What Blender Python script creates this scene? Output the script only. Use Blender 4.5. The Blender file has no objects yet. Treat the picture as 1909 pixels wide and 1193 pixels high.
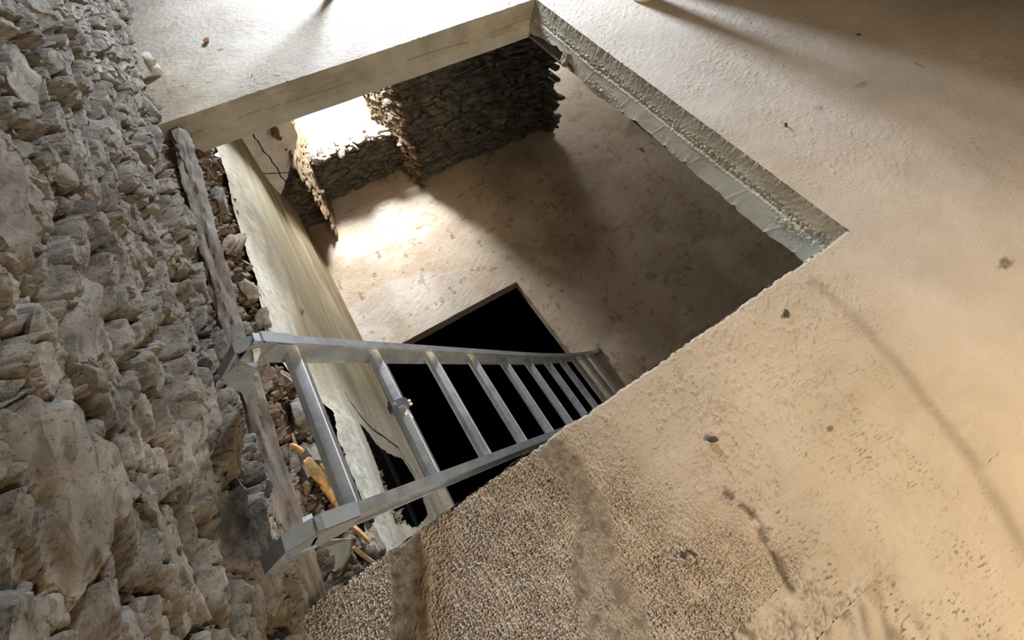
import bpy, math, random
import numpy as np
from mathutils import Matrix, Vector

# ------------------------------------------------------------------ camera
sc = bpy.context.scene
F_PX, W_PX, H_PX = 700.0, 1909.0, 1193.0
R = np.array([[0.84676406, -0.53182286, -0.01245286],
              [0.47559334, 0.74633329, 0.46561528],
              [-0.23833087, -0.40018878, 0.88489962]])
CAM = np.array([0.0, 0.0, 1.2])
cd = bpy.data.cameras.new('camera')
cam = bpy.data.objects.new('camera', cd)
sc.collection.objects.link(cam)
m4 = Matrix([list(R[:, 0]) + [CAM[0]], list(R[:, 1]) + [CAM[1]], list(R[:, 2]) + [CAM[2]], [0, 0, 0, 1]])
cam.matrix_world = m4
cd.sensor_width = 36.0
cd.lens = 36.0 * F_PX / W_PX
cd.clip_start = 0.02
sc.camera = cam

# ------------------------------------------------------------------ world, light, exposure
wd = bpy.data.worlds.new('daylight')
sc.world = wd
wd.use_nodes = True
wd.node_tree.nodes['Background'].inputs[0].default_value = (0.80, 0.88, 1.0, 1)
wd.node_tree.nodes['Background'].inputs[1].default_value = 2.0
sc.view_settings.view_transform = 'Standard'
sc.view_settings.look = 'None'
sc.view_settings.gamma = 1.0
sc.view_settings.use_curve_mapping = False
sc.view_settings.exposure = 0.15


def area(name, loc, target, sx, sy, power, col, spread=180):
    l = bpy.data.lights.new(name, 'AREA')
    l.shape = 'RECTANGLE'
    l.size, l.size_y, l.energy, l.color = sx, sy, power, col
    l.spread = math.radians(spread)
    o = bpy.data.objects.new(name, l)
    sc.collection.objects.link(o)
    o.location = loc
    d = Vector(target) - Vector(loc)
    o.rotation_euler = d.to_track_quat('-Z', 'Y').to_euler()
    return o


# daylight through the upper window, the lower window, the window of the room beyond
area('upper_window_light', (1.70, 4.62, 1.25), (0.7, 1.0, 0.0), 0.8, 0.7, 300, (0.78, 0.88, 1.0))
area('lower_window_light', (0.70, 5.05, -.66), (0.22, 2.5, -2.2), 0.35, 0.5, 275, (0.92, 0.96, 1.0))
area('passage_window_light', (3.75, 6.45, -1.1), (3.2, 2.4, -2.24), 0.5, 0.5, 60, (0.92, 0.96, 1.0))
# warm bulb on the right behind the camera and an unseen soft fill added behind it
area('warm_ceiling_bulb', (1.65, -1.8, 1.75), (1.1, -0.55, 0.0), 0.35, 0.35, 50, (1.0, 0.70, 0.36))
area('rear_fill_light', (1.0, -2.85, 1.7), (-0.5, 0.4, 0.3), 0.6, 0.9, 38, (1.0, 0.97, 0.93))

# ------------------------------------------------------------------ numpy noise
def _h(ix, iy, iz, s):
    ix = ix.astype(np.int64); iy = iy.astype(np.int64); iz = iz.astype(np.int64)
    n = (ix * 374761393 + iy * 668265263 + iz * 2147483647 + s * 974634777) & 0xffffffff
    n = ((n ^ (n >> 13)) * 1274126177) & 0xffffffff
    n = ((n ^ (n >> 16)) * 2246822519) & 0xffffffff
    n = n ^ (n >> 15)
    return (n & 0xffffff) / float(0x1000000)


def vn(x, y, z=None, s=0):
    x = np.asarray(x, float); y = np.asarray(y, float)
    z = np.zeros_like(x) if z is None else np.asarray(z, float)
    x0, y0, z0 = np.floor(x), np.floor(y), np.floor(z)
    fx, fy, fz = x - x0, y - y0, z - z0
    fx = fx * fx * (3 - 2 * fx); fy = fy * fy * (3 - 2 * fy); fz = fz * fz * (3 - 2 * fz)
    r = 0
    for i in (0, 1):
        for j in (0, 1):
            for k in (0, 1):
                w = (fx if i else 1 - fx) * (fy if j else 1 - fy) * (fz if k else 1 - fz)
                r = r + w * _h(x0 + i, y0 + j, z0 + k, s)
    return r


def fbm(x, y, z=None, s=0, o=4):
    z = np.zeros_like(np.asarray(x, float)) if z is None else z
    r = 0; a = .5; t = 0
    for i in range(o):
        r = r + a * vn(x * 2 ** i + 7.3 * i, y * 2 ** i, z * 2 ** i, s + i); t += a; a *= .5
    return r / t


def worley(x, y, s=0, off=False):
    x0, y0 = np.floor(x), np.floor(y)
    best = np.full(x.shape, 9.0); b2 = best.copy(); idv = np.zeros(x.shape)
    ox = np.zeros(x.shape); oy = np.zeros(x.shape)
    z = np.zeros_like(x)
    for i in (-1, 0, 1):
        for j in (-1, 0, 1):
            cx, cy = x0 + i, y0 + j
            dx = cx + _h(cx, cy, z, s) - x; dy = cy + _h(cx, cy, z, s + 1) - y
            d = np.hypot(dx, dy)
            h = _h(cx, cy, z, s + 2)
            c = d < best
            b2 = np.where(c, best, np.minimum(b2, d))
            idv = np.where(c, h, idv); best = np.where(c, d, best)
            if off:
                ox = np.where(c, dx, ox); oy = np.where(c, dy, oy)
    return (best, b2, idv, ox, oy) if off else (best, b2, idv)


def strata(Y, Z, s, cy=.12, cz=.034, amp=.05):
    """height of a ragged face of flat bedded stones, with a tint per stone and shade painted into the crevices"""
    wy = Y + .10 * (fbm(Y * 5, Z * 9, s=s, o=3) - .5); wz = Z + .075 * (fbm(Y * 3.2, Z * 6, s=s + 9, o=4) - .5) + .16 * (fbm(Y * .9, Z * 1.5, s=s + 5, o=2) - .5)
    out = 0; tint = 0
    for q, (k, a) in enumerate(((2.1, .60), (1.0, .50), (.45, .16))):
        b, b2, idv, ox, oy = worley(wy / (cy * k) + 3.1 * q, wz / (cz * k), s + 20 + q * 5, True)
        t1 = (idv * 7.31) % 1 - .5; t2 = (idv * 13.7) % 1 - .5
        cre = sstep(.01, .16, b2 - b)
        hgt = (idv + 1.1 * t1 * ox + .9 * t2 * oy) * cre - .60 * (1 - cre)
        out = out + a * hgt
        if q == 1: tint = idv * .4
        tint = np.maximum(tint, (1 - cre) * (.95 if q < 2 else .5)) if q else 0 * idv + (1 - cre) * .95
    out = out + .30 * (fbm(Y * 3, Z * 5, s=s + 40) - .5) + .16 * (fbm(wy * 26, wz * 80, s=s + 41, o=3) - .5) + .07 * (fbm(wy * 110, wz * 200, s=s + 42, o=2) - .5)
    return out * amp, tint


def sstep(a, b, x):
    t = np.clip((x - a) / (b - a), 0, 1)
    return t * t * (3 - 2 * t)


def seg_d(x, y, pts):
    """distance to a polyline and the position along it, 0 to 1"""
    best = np.full(np.shape(x), 1e9); tt = np.zeros(np.shape(x)); n = len(pts) - 1
    for k in range(n):
        (ax, ay), (bx, by) = pts[k], pts[k + 1]
        L = (bx - ax) ** 2 + (by - ay) ** 2
        t = np.clip(((x - ax) * (bx - ax) + (y - ay) * (by - ay)) / L, 0, 1)
        d = np.hypot(x - ax - t * (bx - ax), y - ay - t * (by - ay))
        c = d < best
        best = np.where(c, d, best); tt = np.where(c, (k + t) / n, tt)
    return best, tt


# ------------------------------------------------------------------ materials
def new_mat(name):
    m = bpy.data.materials.new(name)
    m.use_nodes = True
    nt = m.node_tree
    return m, nt, nt.nodes['Principled BSDF']


def nd(nt, kind, **kw):
    n = nt.nodes.new(kind)
    for k, v in kw.items():
        if k == 'inp':
            for a, b in v.items():
                n.inputs[a].default_value = b
        else:
            setattr(n, k, v)
    return n


def ramp(nt, src, stops):
    r = nd(nt, 'ShaderNodeValToRGB')
    e = r.color_ramp.elements
    while len(e) < len(stops):
        e.new(0.5)
    for q, (p, c) in zip(e, stops):
        q.position = p; q.color = (c[0], c[1], c[2], 1)
    nt.links.new(src, r.inputs[0])
    return r.outputs[0]


def noise(nt, vec, scale, detail=6, rough=.6, dist=0.0):
    n = nd(nt, 'ShaderNodeTexNoise', inp={'Scale': scale, 'Detail': detail, 'Roughness': rough, 'Distortion': dist})
    nt.links.new(vec, n.inputs['Vector'])
    return n.outputs['Fac']


def mixc(nt, fac, a, b, mode='MIX'):
    m = nd(nt, 'ShaderNodeMix', data_type='RGBA', blend_type=mode)
    for s, v in ((0, fac), (6, a), (7, b)):
        if isinstance(v, bpy.types.NodeSocket):
            nt.links.new(v, m.inputs[s])
        elif isinstance(v, (int, float)):
            m.inputs[s].default_value = v
        else:
            m.inputs[s].default_value = (v[0], v[1], v[2], 1)
    return m.outputs[2]


def mth(nt, op, a, b=0.0, clamp=False):
    m = nd(nt, 'ShaderNodeMath', operation=op, use_clamp=clamp)
    for s, v in ((0, a), (1, b)):
        if isinstance(v, bpy.types.NodeSocket):
            nt.links.new(v, m.inputs[s])
        else:
            m.inputs[s].default_value = v
    return m.outputs[0]


def coords(nt, scale=(1, 1, 1), rot=(0, 0, 0)):
    t = nd(nt, 'ShaderNodeTexCoord')
    mp = nd(nt, 'ShaderNodeMapping')
    mp.inputs['Scale'].default_value = scale
    mp.inputs['Rotation'].default_value = rot
    nt.links.new(t.outputs['Object'], mp.inputs['Vector'])
    return mp.outputs[0]


def attr(nt, name):
    return nd(nt, 'ShaderNodeAttribute', attribute_name=name).outputs['Fac']


def bump(nt, bs, height, dist, strength=1.0, prev=None):
    b = nd(nt, 'ShaderNodeBump', inp={'Distance': dist, 'Strength': strength})
    nt.links.new(height, b.inputs['Height'])
    if prev is not None:
        nt.links.new(prev, b.inputs['Normal'])
    nt.links.new(b.outputs[0], bs.inputs['Normal'])
    return b.outputs[0]


def concrete(name, lo, hi, spot, stain_shade_col, rough=.85, fine=.0014):
    m, nt, bs = new_mat(name)
    v = coords(nt); vs = coords(nt, (1, 3.2, 1), (0, 0, .5))
    c = ramp(nt, noise(nt, v, 1.7, 6, .6, .3), [(.32, lo), (.68, hi)])
    c = mixc(nt, ramp(nt, noise(nt, vs, 5.0, 8, .65, .4), [(.45, (0, 0, 0)), (.72, (.45, .45, .45))]), c, spot)
    c = mixc(nt, attr(nt, 'pale'), c, ramp(nt, noise(nt, v, 2.6, 6, .6), [(.35, (.46, .415, .375)), (.65, (.60, .555, .51))]))
    # dark pits and flecks
    w = nd(nt, 'ShaderNodeTexNoise', inp={'Scale': 48.0, 'Detail': 5.0, 'Roughness': .5})
    nt.links.new(vs, w.inputs['Vector'])
    pit = mth(nt, 'MULTIPLY', ramp(nt, w.outputs['Fac'], [(.55, (0, 0, 0)), (.63, (1, 1, 1))]), attr(nt, 'rough'))
    pit = mth(nt, 'MULTIPLY', pit, ramp(nt, noise(nt, v, 9, 5, .65), [(.46, (0, 0, 0)), (.60, (1, 1, 1))]))
    c = mixc(nt, mth(nt, 'MULTIPLY', pit, .85), c, (.16, .12, .085))
    st = attr(nt, 'stain')  # stain holds real stains and also the painted shade on the floors
    c = mixc(nt, mth(nt, 'MULTIPLY', st, mth(nt, 'ADD', noise(nt, v, 30, 5), .35), True), c, stain_shade_col)
    nt.links.new(c, bs.inputs['Base Color'])
    bs.inputs['Roughness'].default_value = rough
    bs.inputs['Specular IOR Level'].default_value = .35
    p = bump(nt, bs, noise(nt, vs, 34, 6, .62, .3), fine * 4, .75)
    bump(nt, bs, noise(nt, v, 190, 4, .6), fine, .8, p)
    return m


def stone(name, a, b, c3, moss=None, bed=(1, 1, 2.6), ds=.004):
    m, nt, bs = new_mat(name)
    v = coords(nt); vb = coords(nt, bed)
    c = ramp(nt, noise(nt, v, 7, 8, .62, .4), [(.25, a), (.5, b), (.75, c3)])
    c = mixc(nt, ramp(nt, noise(nt, vb, 24, 6, .65, .5), [(.38, (.62, .62, .62)), (.5, (0, 0, 0))]), c, [x * .55 for x in a])
    if moss:
        c = mixc(nt, ramp(nt, noise(nt, v, 2.3, 4, .6, .6), [(.55, (0, 0, 0)), (.7, (.6, .6, .6))]), c, moss)
    c = mixc(nt, ramp(nt, noise(nt, v, 95, 3, .6), [(.60, (0, 0, 0)), (.68, (.75, .75, .75))]), c, [x * .3 for x in a])
    tn = attr(nt, 'tint')
    c = mixc(nt, tn, c, ramp(nt, tn, [(0, (.66, .64, .61)), (.5, (.54, .46, .36)), (1, (.16, .115, .075))]), 'MULTIPLY')
    nt.links.new(c, bs.inputs['Base Color'])
    bs.inputs['Roughness'].default_value = .82
    bs.inputs['Specular IOR Level'].default_value = .3
    p = bump(nt, bs, noise(nt, vb, 22, 9, .68, .6), ds * 3.2, .9)
    bump(nt, bs, noise(nt, v, 120, 5, .65), ds * .7, .9, p)
    return m


def wood(name, a, b, c3, sc_=(1, .12, 1), s=45, ds=.003):
    m, nt, bs = new_mat(name)
    v = coords(nt, sc_)
    c = ramp(nt, noise(nt, v, s, 8, .65, .5), [(.3, a), (.5, b), (.72, c3)])
    c = mixc(nt, ramp(nt, noise(nt, coords(nt), 60, 4, .6), [(.60, (0, 0, 0)), (.70, (.8, .8, .8))]), c, [x * .3 for x in a])
    nt.links.new(c, bs.inputs['Base Color'])
    bs.inputs['Roughness'].default_value = .8
    bump(nt, bs, noise(nt, v, s * 1.5, 6, .7, .4), ds, .9)
    return m


def plain(name, col, rough=.6, metal=0.0, bumpd=0, bs_scale=60):
    m, nt, bs = new_mat(name)
    v = coords(nt)
    c = ramp(nt, noise(nt, v, 14, 5, .6), [(.3, [x * .8 for x in col]), (.7, [min(1, x * 1.12) for x in col])])
    nt.links.new(c, bs.inputs['Base Color'])
    bs.inputs['Roughness'].default_value = rough
    bs.inputs['Metallic'].default_value = metal
    if bumpd:
        bump(nt, bs, noise(nt, v, bs_scale, 5, .6), bumpd, .8)
    return m


M = {}
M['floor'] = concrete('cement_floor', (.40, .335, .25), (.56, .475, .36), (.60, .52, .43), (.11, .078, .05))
M['lower'] = concrete('lower_cement_floor', (.38, .29, .195), (.56, .455, .345), (.62, .54, .45), (.18, .11, .06))
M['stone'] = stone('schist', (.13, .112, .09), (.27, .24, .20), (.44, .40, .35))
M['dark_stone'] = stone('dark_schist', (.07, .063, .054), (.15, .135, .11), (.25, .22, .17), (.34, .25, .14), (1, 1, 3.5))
M['rubble'] = stone('clay_rubble', (.15, .09, .06), (.32, .25, .19), (.55, .48, .42))
M['timber'] = wood('weathered_timber', (.07, .055, .04), (.16, .125, .095), (.27, .23, .185))
M['splinter'] = wood('split_pine', (.42, .24, .09), (.62, .38, .16), (.74, .54, .30), (1, 1, .15), 60)
M['straw'] = stone('straw_clay', (.10, .062, .03), (.19, .12, .06), (.28, .20, .11), None, (1, 1, .5), .006)
M['cap'] = plain('cast_metal', (.42, .45, .47), .42, .55, .0008, 40)
M['dark_plastic'] = plain('grey_clamp', (.22, .23, .25), .35, .7)
M['white'] = plain('off_white_plastic', (.78, .74, .62), .5)
M['sticker'] = plain('white_lettering', (.85, .87, .88), .5)
M['post'] = plain('pale_debarked_wood', (.68, .60, .40), .6, 0, .001, 30)
M['post_grey'] = plain('grey_debarked_wood', (.30, .26, .22), .7, 0, .001, 30)
M['chip'] = plain('cement_crumb', (.45, .34, .20), .85, 0, .002, 80)
M['dark_chip'] = plain('dark_crumb', (.07, .055, .045), .85, 0, .002, 80)
M['rust_chip'] = plain('rusty_crumb', (.24, .10, .04), .85, 0, .002, 80)
M['plasterboard'] = plain('greenish_plaster', (.30, .265, .18), .8, 0, .003, 20)
M['cavity'] = plain('shade_dark_earth', (.035, .026, .018), .9, 0, .01, 20)  # near-black colour stands in for the shade inside the break
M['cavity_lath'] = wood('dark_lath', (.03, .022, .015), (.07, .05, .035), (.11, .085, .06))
M['old_wall'] = plain('old_dim_render', (.26, .22, .18), .9, 0, .004, 10)
M['beams'] = plain('dark_boards', (.12, .09, .065), .9, 0, .002, 10)
M['cellar'] = plain('unlit_dark_earth', (.010, .010, .010), .9, 0, .01, 10)  # near-black colour stands in for the missing light down there
M['ceil'] = plain('limewash', (.62, .58, .52), .9, 0, .004, 10)


def alu():
    m, nt, bs = new_mat('brushed_aluminium')
    v = coords(nt, (1, 1, 1))
    c = ramp(nt, noise(nt, v, 22, 6, .65, .3), [(.3, (.44, .47, .50)), (.6, (.66, .69, .72)), (.8, (.76, .78, .80))])
    c = mixc(nt, ramp(nt, noise(nt, v, 6, 5, .6, .4), [(.55, (0, 0, 0)), (.75, (.5, .5, .5))]), c, (.30, .25, .20))
    nt.links.new(c, bs.inputs['Base Color'])
    c = mixc(nt, attr(nt, 'pale'), c, (.93, .95, .97))  # pale paints the highlight on the rung ridges
    nt.links.new(c, bs.inputs['Base Color'])
    nt.links.new(mth(nt, 'SUBTRACT', .85, mth(nt, 'MULTIPLY', attr(nt, 'pale'), .6)), bs.inputs['Metallic'])
    r = ramp(nt, noise(nt, v, 60, 4), [(.3, (.24, .24, .24)), (.7, (.40, .40, .40))])
    bs.inputs['Roughness'].default_value = .36
    bump(nt, bs, noise(nt, v, 18, 2), .0006, .3)
    return m


M['alu'] = alu()


def plaster():
    """lime plaster with damp streaks running along the wall"""
    m, nt, bs = new_mat('streaked_plaster')
    v = coords(nt, (1, .10, 1)); v2 = coords(nt, (1, .25, 1)); vo = coords(nt)
    c = ramp(nt, noise(nt, v, 3.2, 5, .55, .25), [(.32, (.11, .075, .035)), (.44, (.17, .125, .065)), (.53, (.31, .265, .17)), (.60, (.19, .14, .075)), (.70, (.25, .185, .105))])
    c = mixc(nt, ramp(nt, noise(nt, v2, 9, 8, .65, .3), [(.46, (0, 0, 0)), (.62, (.85, .85, .85))]), c, (.20, .15, .065))
    c = mixc(nt, mth(nt, 'MULTIPLY', attr(nt, 'pale'), mth(nt, 'ADD', noise(nt, v2, 16, 6), .30), True), c, ramp(nt, noise(nt, vo, 30, 8, .7), [(.35, (.40, .36, .27)), (.5, (.64, .60, .50)), (.65, (.74, .71, .62))]))
    c = mixc(nt, attr(nt, 'stain'), c, (.24, .22, .10))
    c = mixc(nt, ramp(nt, noise(nt, vo, 45, 4, .6), [(.66, (0, 0, 0)), (.74, (.8, .8, .8))]), c, (.16, .12, .07))
    nt.links.new(c, bs.inputs['Base Color'])
    bs.inputs['Roughness'].default_value = .7
    p = bump(nt, bs, noise(nt, v2, 14, 7, .6), .006, .6)
    bump(nt, bs, noise(nt, vo, 120, 4), .0012, .7, p)
    return m


M['plaster'] = plaster()


def formed():
    """slab edge: board-marked concrete"""
    m, nt, bs = new_mat('formed_concrete')
    v = coords(nt); vb = coords(nt, (.5, .5, 3))
    c = ramp(nt, noise(nt, v, 5, 6, .6, .4), [(.3, (.30, .265, .20)), (.55, (.44, .40, .32)), (.75, (.55, .52, .44))])
    c = mixc(nt, attr(nt, 'stain'), c, (.22, .17, .11))
    c = mixc(nt, attr(nt, 'pale'), c, (.50, .52, .47))
    pit = mth(nt, 'MULTIPLY', ramp(nt, noise(nt, v, 110, 2, .5), [(.52, (0, 0, 0)), (.62, (1, 1, 1))]), attr(nt, 'rough'))
    c = mixc(nt, mth(nt, 'MULTIPLY', pit, .6), c, (.14, .115, .08))
    nt.links.new(c, bs.inputs['Base Color'])
    bs.inputs['Roughness'].default_value = .85
    p = bump(nt, bs, noise(nt, vb, 20, 6, .6), .003, .6)
    bump(nt, bs, noise(nt, v, 160, 4), .0012, .8, p)
    return m


M['formed'] = formed()

# ------------------------------------------------------------------ mesh helpers
LOC = {}


def obj(name, V, Fs, mat, parent=None, attrs=None, smooth=None, kind=None, label=None, cat=None, group=None):
    """V is in world space; a child is stored relative to its parent's location"""
    V = np.asarray(V, dtype=np.float64).reshape(-1, 3)
    off = np.zeros(3)
    if parent is not None:
        off = LOC[parent.name]
    elif kind is None:
        off = V.mean(axis=0); off[2] = V[:, 2].min()
    me = bpy.data.meshes.new(name)
    if isinstance(Fs, np.ndarray):
        n, k = Fs.shape
        me.vertices.add(len(V)); me.vertices.foreach_set('co', (V - off).astype(np.float32).ravel())
        me.loops.add(n * k); me.loops.foreach_set('vertex_index', Fs.astype(np.int32).ravel())
        me.polygons.add(n)
        me.polygons.foreach_set('loop_start', np.arange(0, n * k, k, dtype=np.int32))
        me.polygons.foreach_set('loop_total', np.full(n, k, dtype=np.int32))
        me.update(calc_edges=True)
        me.validate()
    else:
        me.from_pydata((V - off).tolist(), [], Fs)
        me.update()
    for a in ('rough', 'stain', 'pale', 'tint'):
        if attrs and a in attrs:
            at_ = me.attributes.new(a, 'FLOAT', 'POINT')
            at_.data.foreach_set('value', np.asarray(attrs[a], dtype=np.float32).ravel())
    me.materials.append(mat)
    if smooth is not None:
        me.polygons.foreach_set('use_smooth', np.ones(len(me.polygons), dtype=bool))
        if smooth < 179:
            me.set_sharp_from_angle(angle=math.radians(smooth))
    o = bpy.data.objects.new(name, me)
    sc.collection.objects.link(o)
    if parent is not None:
        o.parent = parent
        LOC[o.name] = off
    else:
        o.location = off
        LOC[o.name] = off.copy()
    if kind: o['kind'] = kind
    if label: o['label'] = label
    if cat: o['category'] = cat
    if group: o['group'] = group
    return o


def thing(name, label, cat, loc, group=None):
    o = bpy.data.objects.new(name, None)
    sc.collection.objects.link(o)
    o.empty_display_size = .1
    o.location = loc
    o['label'] = label; o['category'] = cat
    if group: o['group'] = group
    LOC[o.name] = np.array(loc, float)
    return o


def grid_faces(n, m, base=0):
    i, j = np.meshgrid(np.arange(n - 1), np.arange(m - 1), indexing='ij')
    a = (i * m + j).ravel() + base
    return np.stack([a, a + m, a + m + 1, a + 1], 1)


class MB:
    def __init__(s):
        s.v = []; s.f = []; s.n = 0; s.a = {}

    def add(s, V, Fq, **attrs):
        V = np.asarray(V, float).reshape(-1, 3)
        s.v.append(V); s.f.append(np.asarray(Fq) + s.n); s.n += len(V)
        for k in ('rough', 'stain', 'pale', 'tint'):
            s.a.setdefault(k, []).append(np.broadcast_to(np.asarray(attrs.get(k, 0.0), float).ravel(), (len(V),)))

    def build(s, name, mat, parent=None, **kw):
        return obj(name, np.concatenate(s.v), np.concatenate(s.f), mat, parent,
                   attrs={k: np.concatenate(v) for k, v in s.a.items()}, **kw)


def box(c, h, rot=None):
    """plain box: centre, half sizes"""
    s = np.array([[x, y, z] for x in (-1, 1) for y in (-1, 1) for z in (-1, 1)], float) * np.array(h)
    if rot is not None:
        s = s @ np.array(rot).T
    f = np.array([[0, 1, 3, 2], [4, 6, 7, 5], [0, 4, 5, 1], [2, 3, 7, 6], [0, 2, 6, 4], [1, 5, 7, 3]])
    return s + np.array(c), f


def cube_grid(k):
    """closed cube surface in [-1,1] with k x k faces per side, shared vertices"""
    idx = {}; V = []; Fq = []

    def vid(p):
        key = tuple(np.round(p, 5))
        if key not in idx:
            idx[key] = len(V); V.append(p)
        return idx[key]
    t = np.linspace(-1, 1, k + 1)
    for ax in range(3):
        for sgn in (-1, 1):
            u, w = [(1, 2), (2, 0), (0, 1)][ax]
            for i in range(k):
                for j in range(k):
                    q = []
                    for a, b in ((t[i], t[j]), (t[i + 1], t[j]), (t[i + 1], t[j + 1]), (t[i], t[j + 1])):
                        p = [0, 0, 0]; p[ax] = sgn; p[u] = a; p[w] = b
                        q.append(vid(tuple(p)))
                    Fq.append(q if sgn > 0 else q[::-1])
    return np.array(V, float), np.array(Fq)


CG = {k: cube_grid(k) for k in (3, 4, 6, 8, 12)}


def eul(rx, ry, rz):
    cx, sx, cy, sy, cz, sz = math.cos(rx), math.sin(rx), math.cos(ry), math.sin(ry), math.cos(rz), math.sin(rz)
    X = np.array([[1, 0, 0], [0, cx, -sx], [0, sx, cx]]); Y = np.array([[cy, 0, sy], [0, 1, 0], [-sy, 0, cy]])
    Z = np.array([[cz, -sz, 0], [sz, cz, 0], [0, 0, 1]])
    return Z @ Y @ X


def rock(rng, c, h, rot=(0, 0, 0), k=6, cuts=9, amp=.10, layer=.06, sq=.62):
    """angular layered stone: rounded box cut by random planes, then roughened"""
    V, Fq = CG[k]
    n = np.linalg.norm(V, axis=1, keepdims=True)
    P = V * (sq + (1 - sq) / n)
    for _ in range(cuts):
        d = rng.normal(size=3); d[2] *= .75; d /= np.linalg.norm(d)
        lim = rng.uniform(.60, .95)
        e = np.maximum(P @ d - lim, 0)
        P = P - e[:, None] * d
    P = P * np.array(h)
    q = rng.uniform(0, 50, 3); sc_ = 1.6 / max(min(h), .01)
    sc_ = min(sc_, 60)
    nz = np.stack([vn(P[:, 0] * sc_ + q[0], P[:, 1] * sc_ + q[1], P[:, 2] * sc_ + q[2], i) - .5 for i in range(3)], 1)
    P = P + nz * amp * np.array(h) * 1.6
    if k >= 8:
        s2 = sc_ * 3.5
        nz = np.stack([fbm(P[:, 0] * s2 + q[1], P[:, 1] * s2 + q[2], P[:, 2] * s2 * 1.8 + q[0], 20 + i, 3) - .5 for i in range(3)], 1)
        P = P + nz * amp * .55 * min(h)
    # bedding steps
    st = vn(P[:, 2] * sc_ * 2.5 + q[2], P[:, 1] * 4 + q[0], P[:, 0] * 4, 9) - .5
    rad = P / (np.linalg.norm(P / np.array(h), axis=1, keepdims=True) + 1e-6) / np.array(h).max()
    P = P + rad * (st * layer)[:, None]
    return P @ eul(*rot).T + np.array(c), Fq


# ------------------------------------------------------------------ hole corners
A = np.array([1.717, 2.474]); B = np.array([1.699, .153]); Cc = np.array([-.562, .113]); D = np.array([-.535, 2.452])
T = .20
H = -2.247


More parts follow.
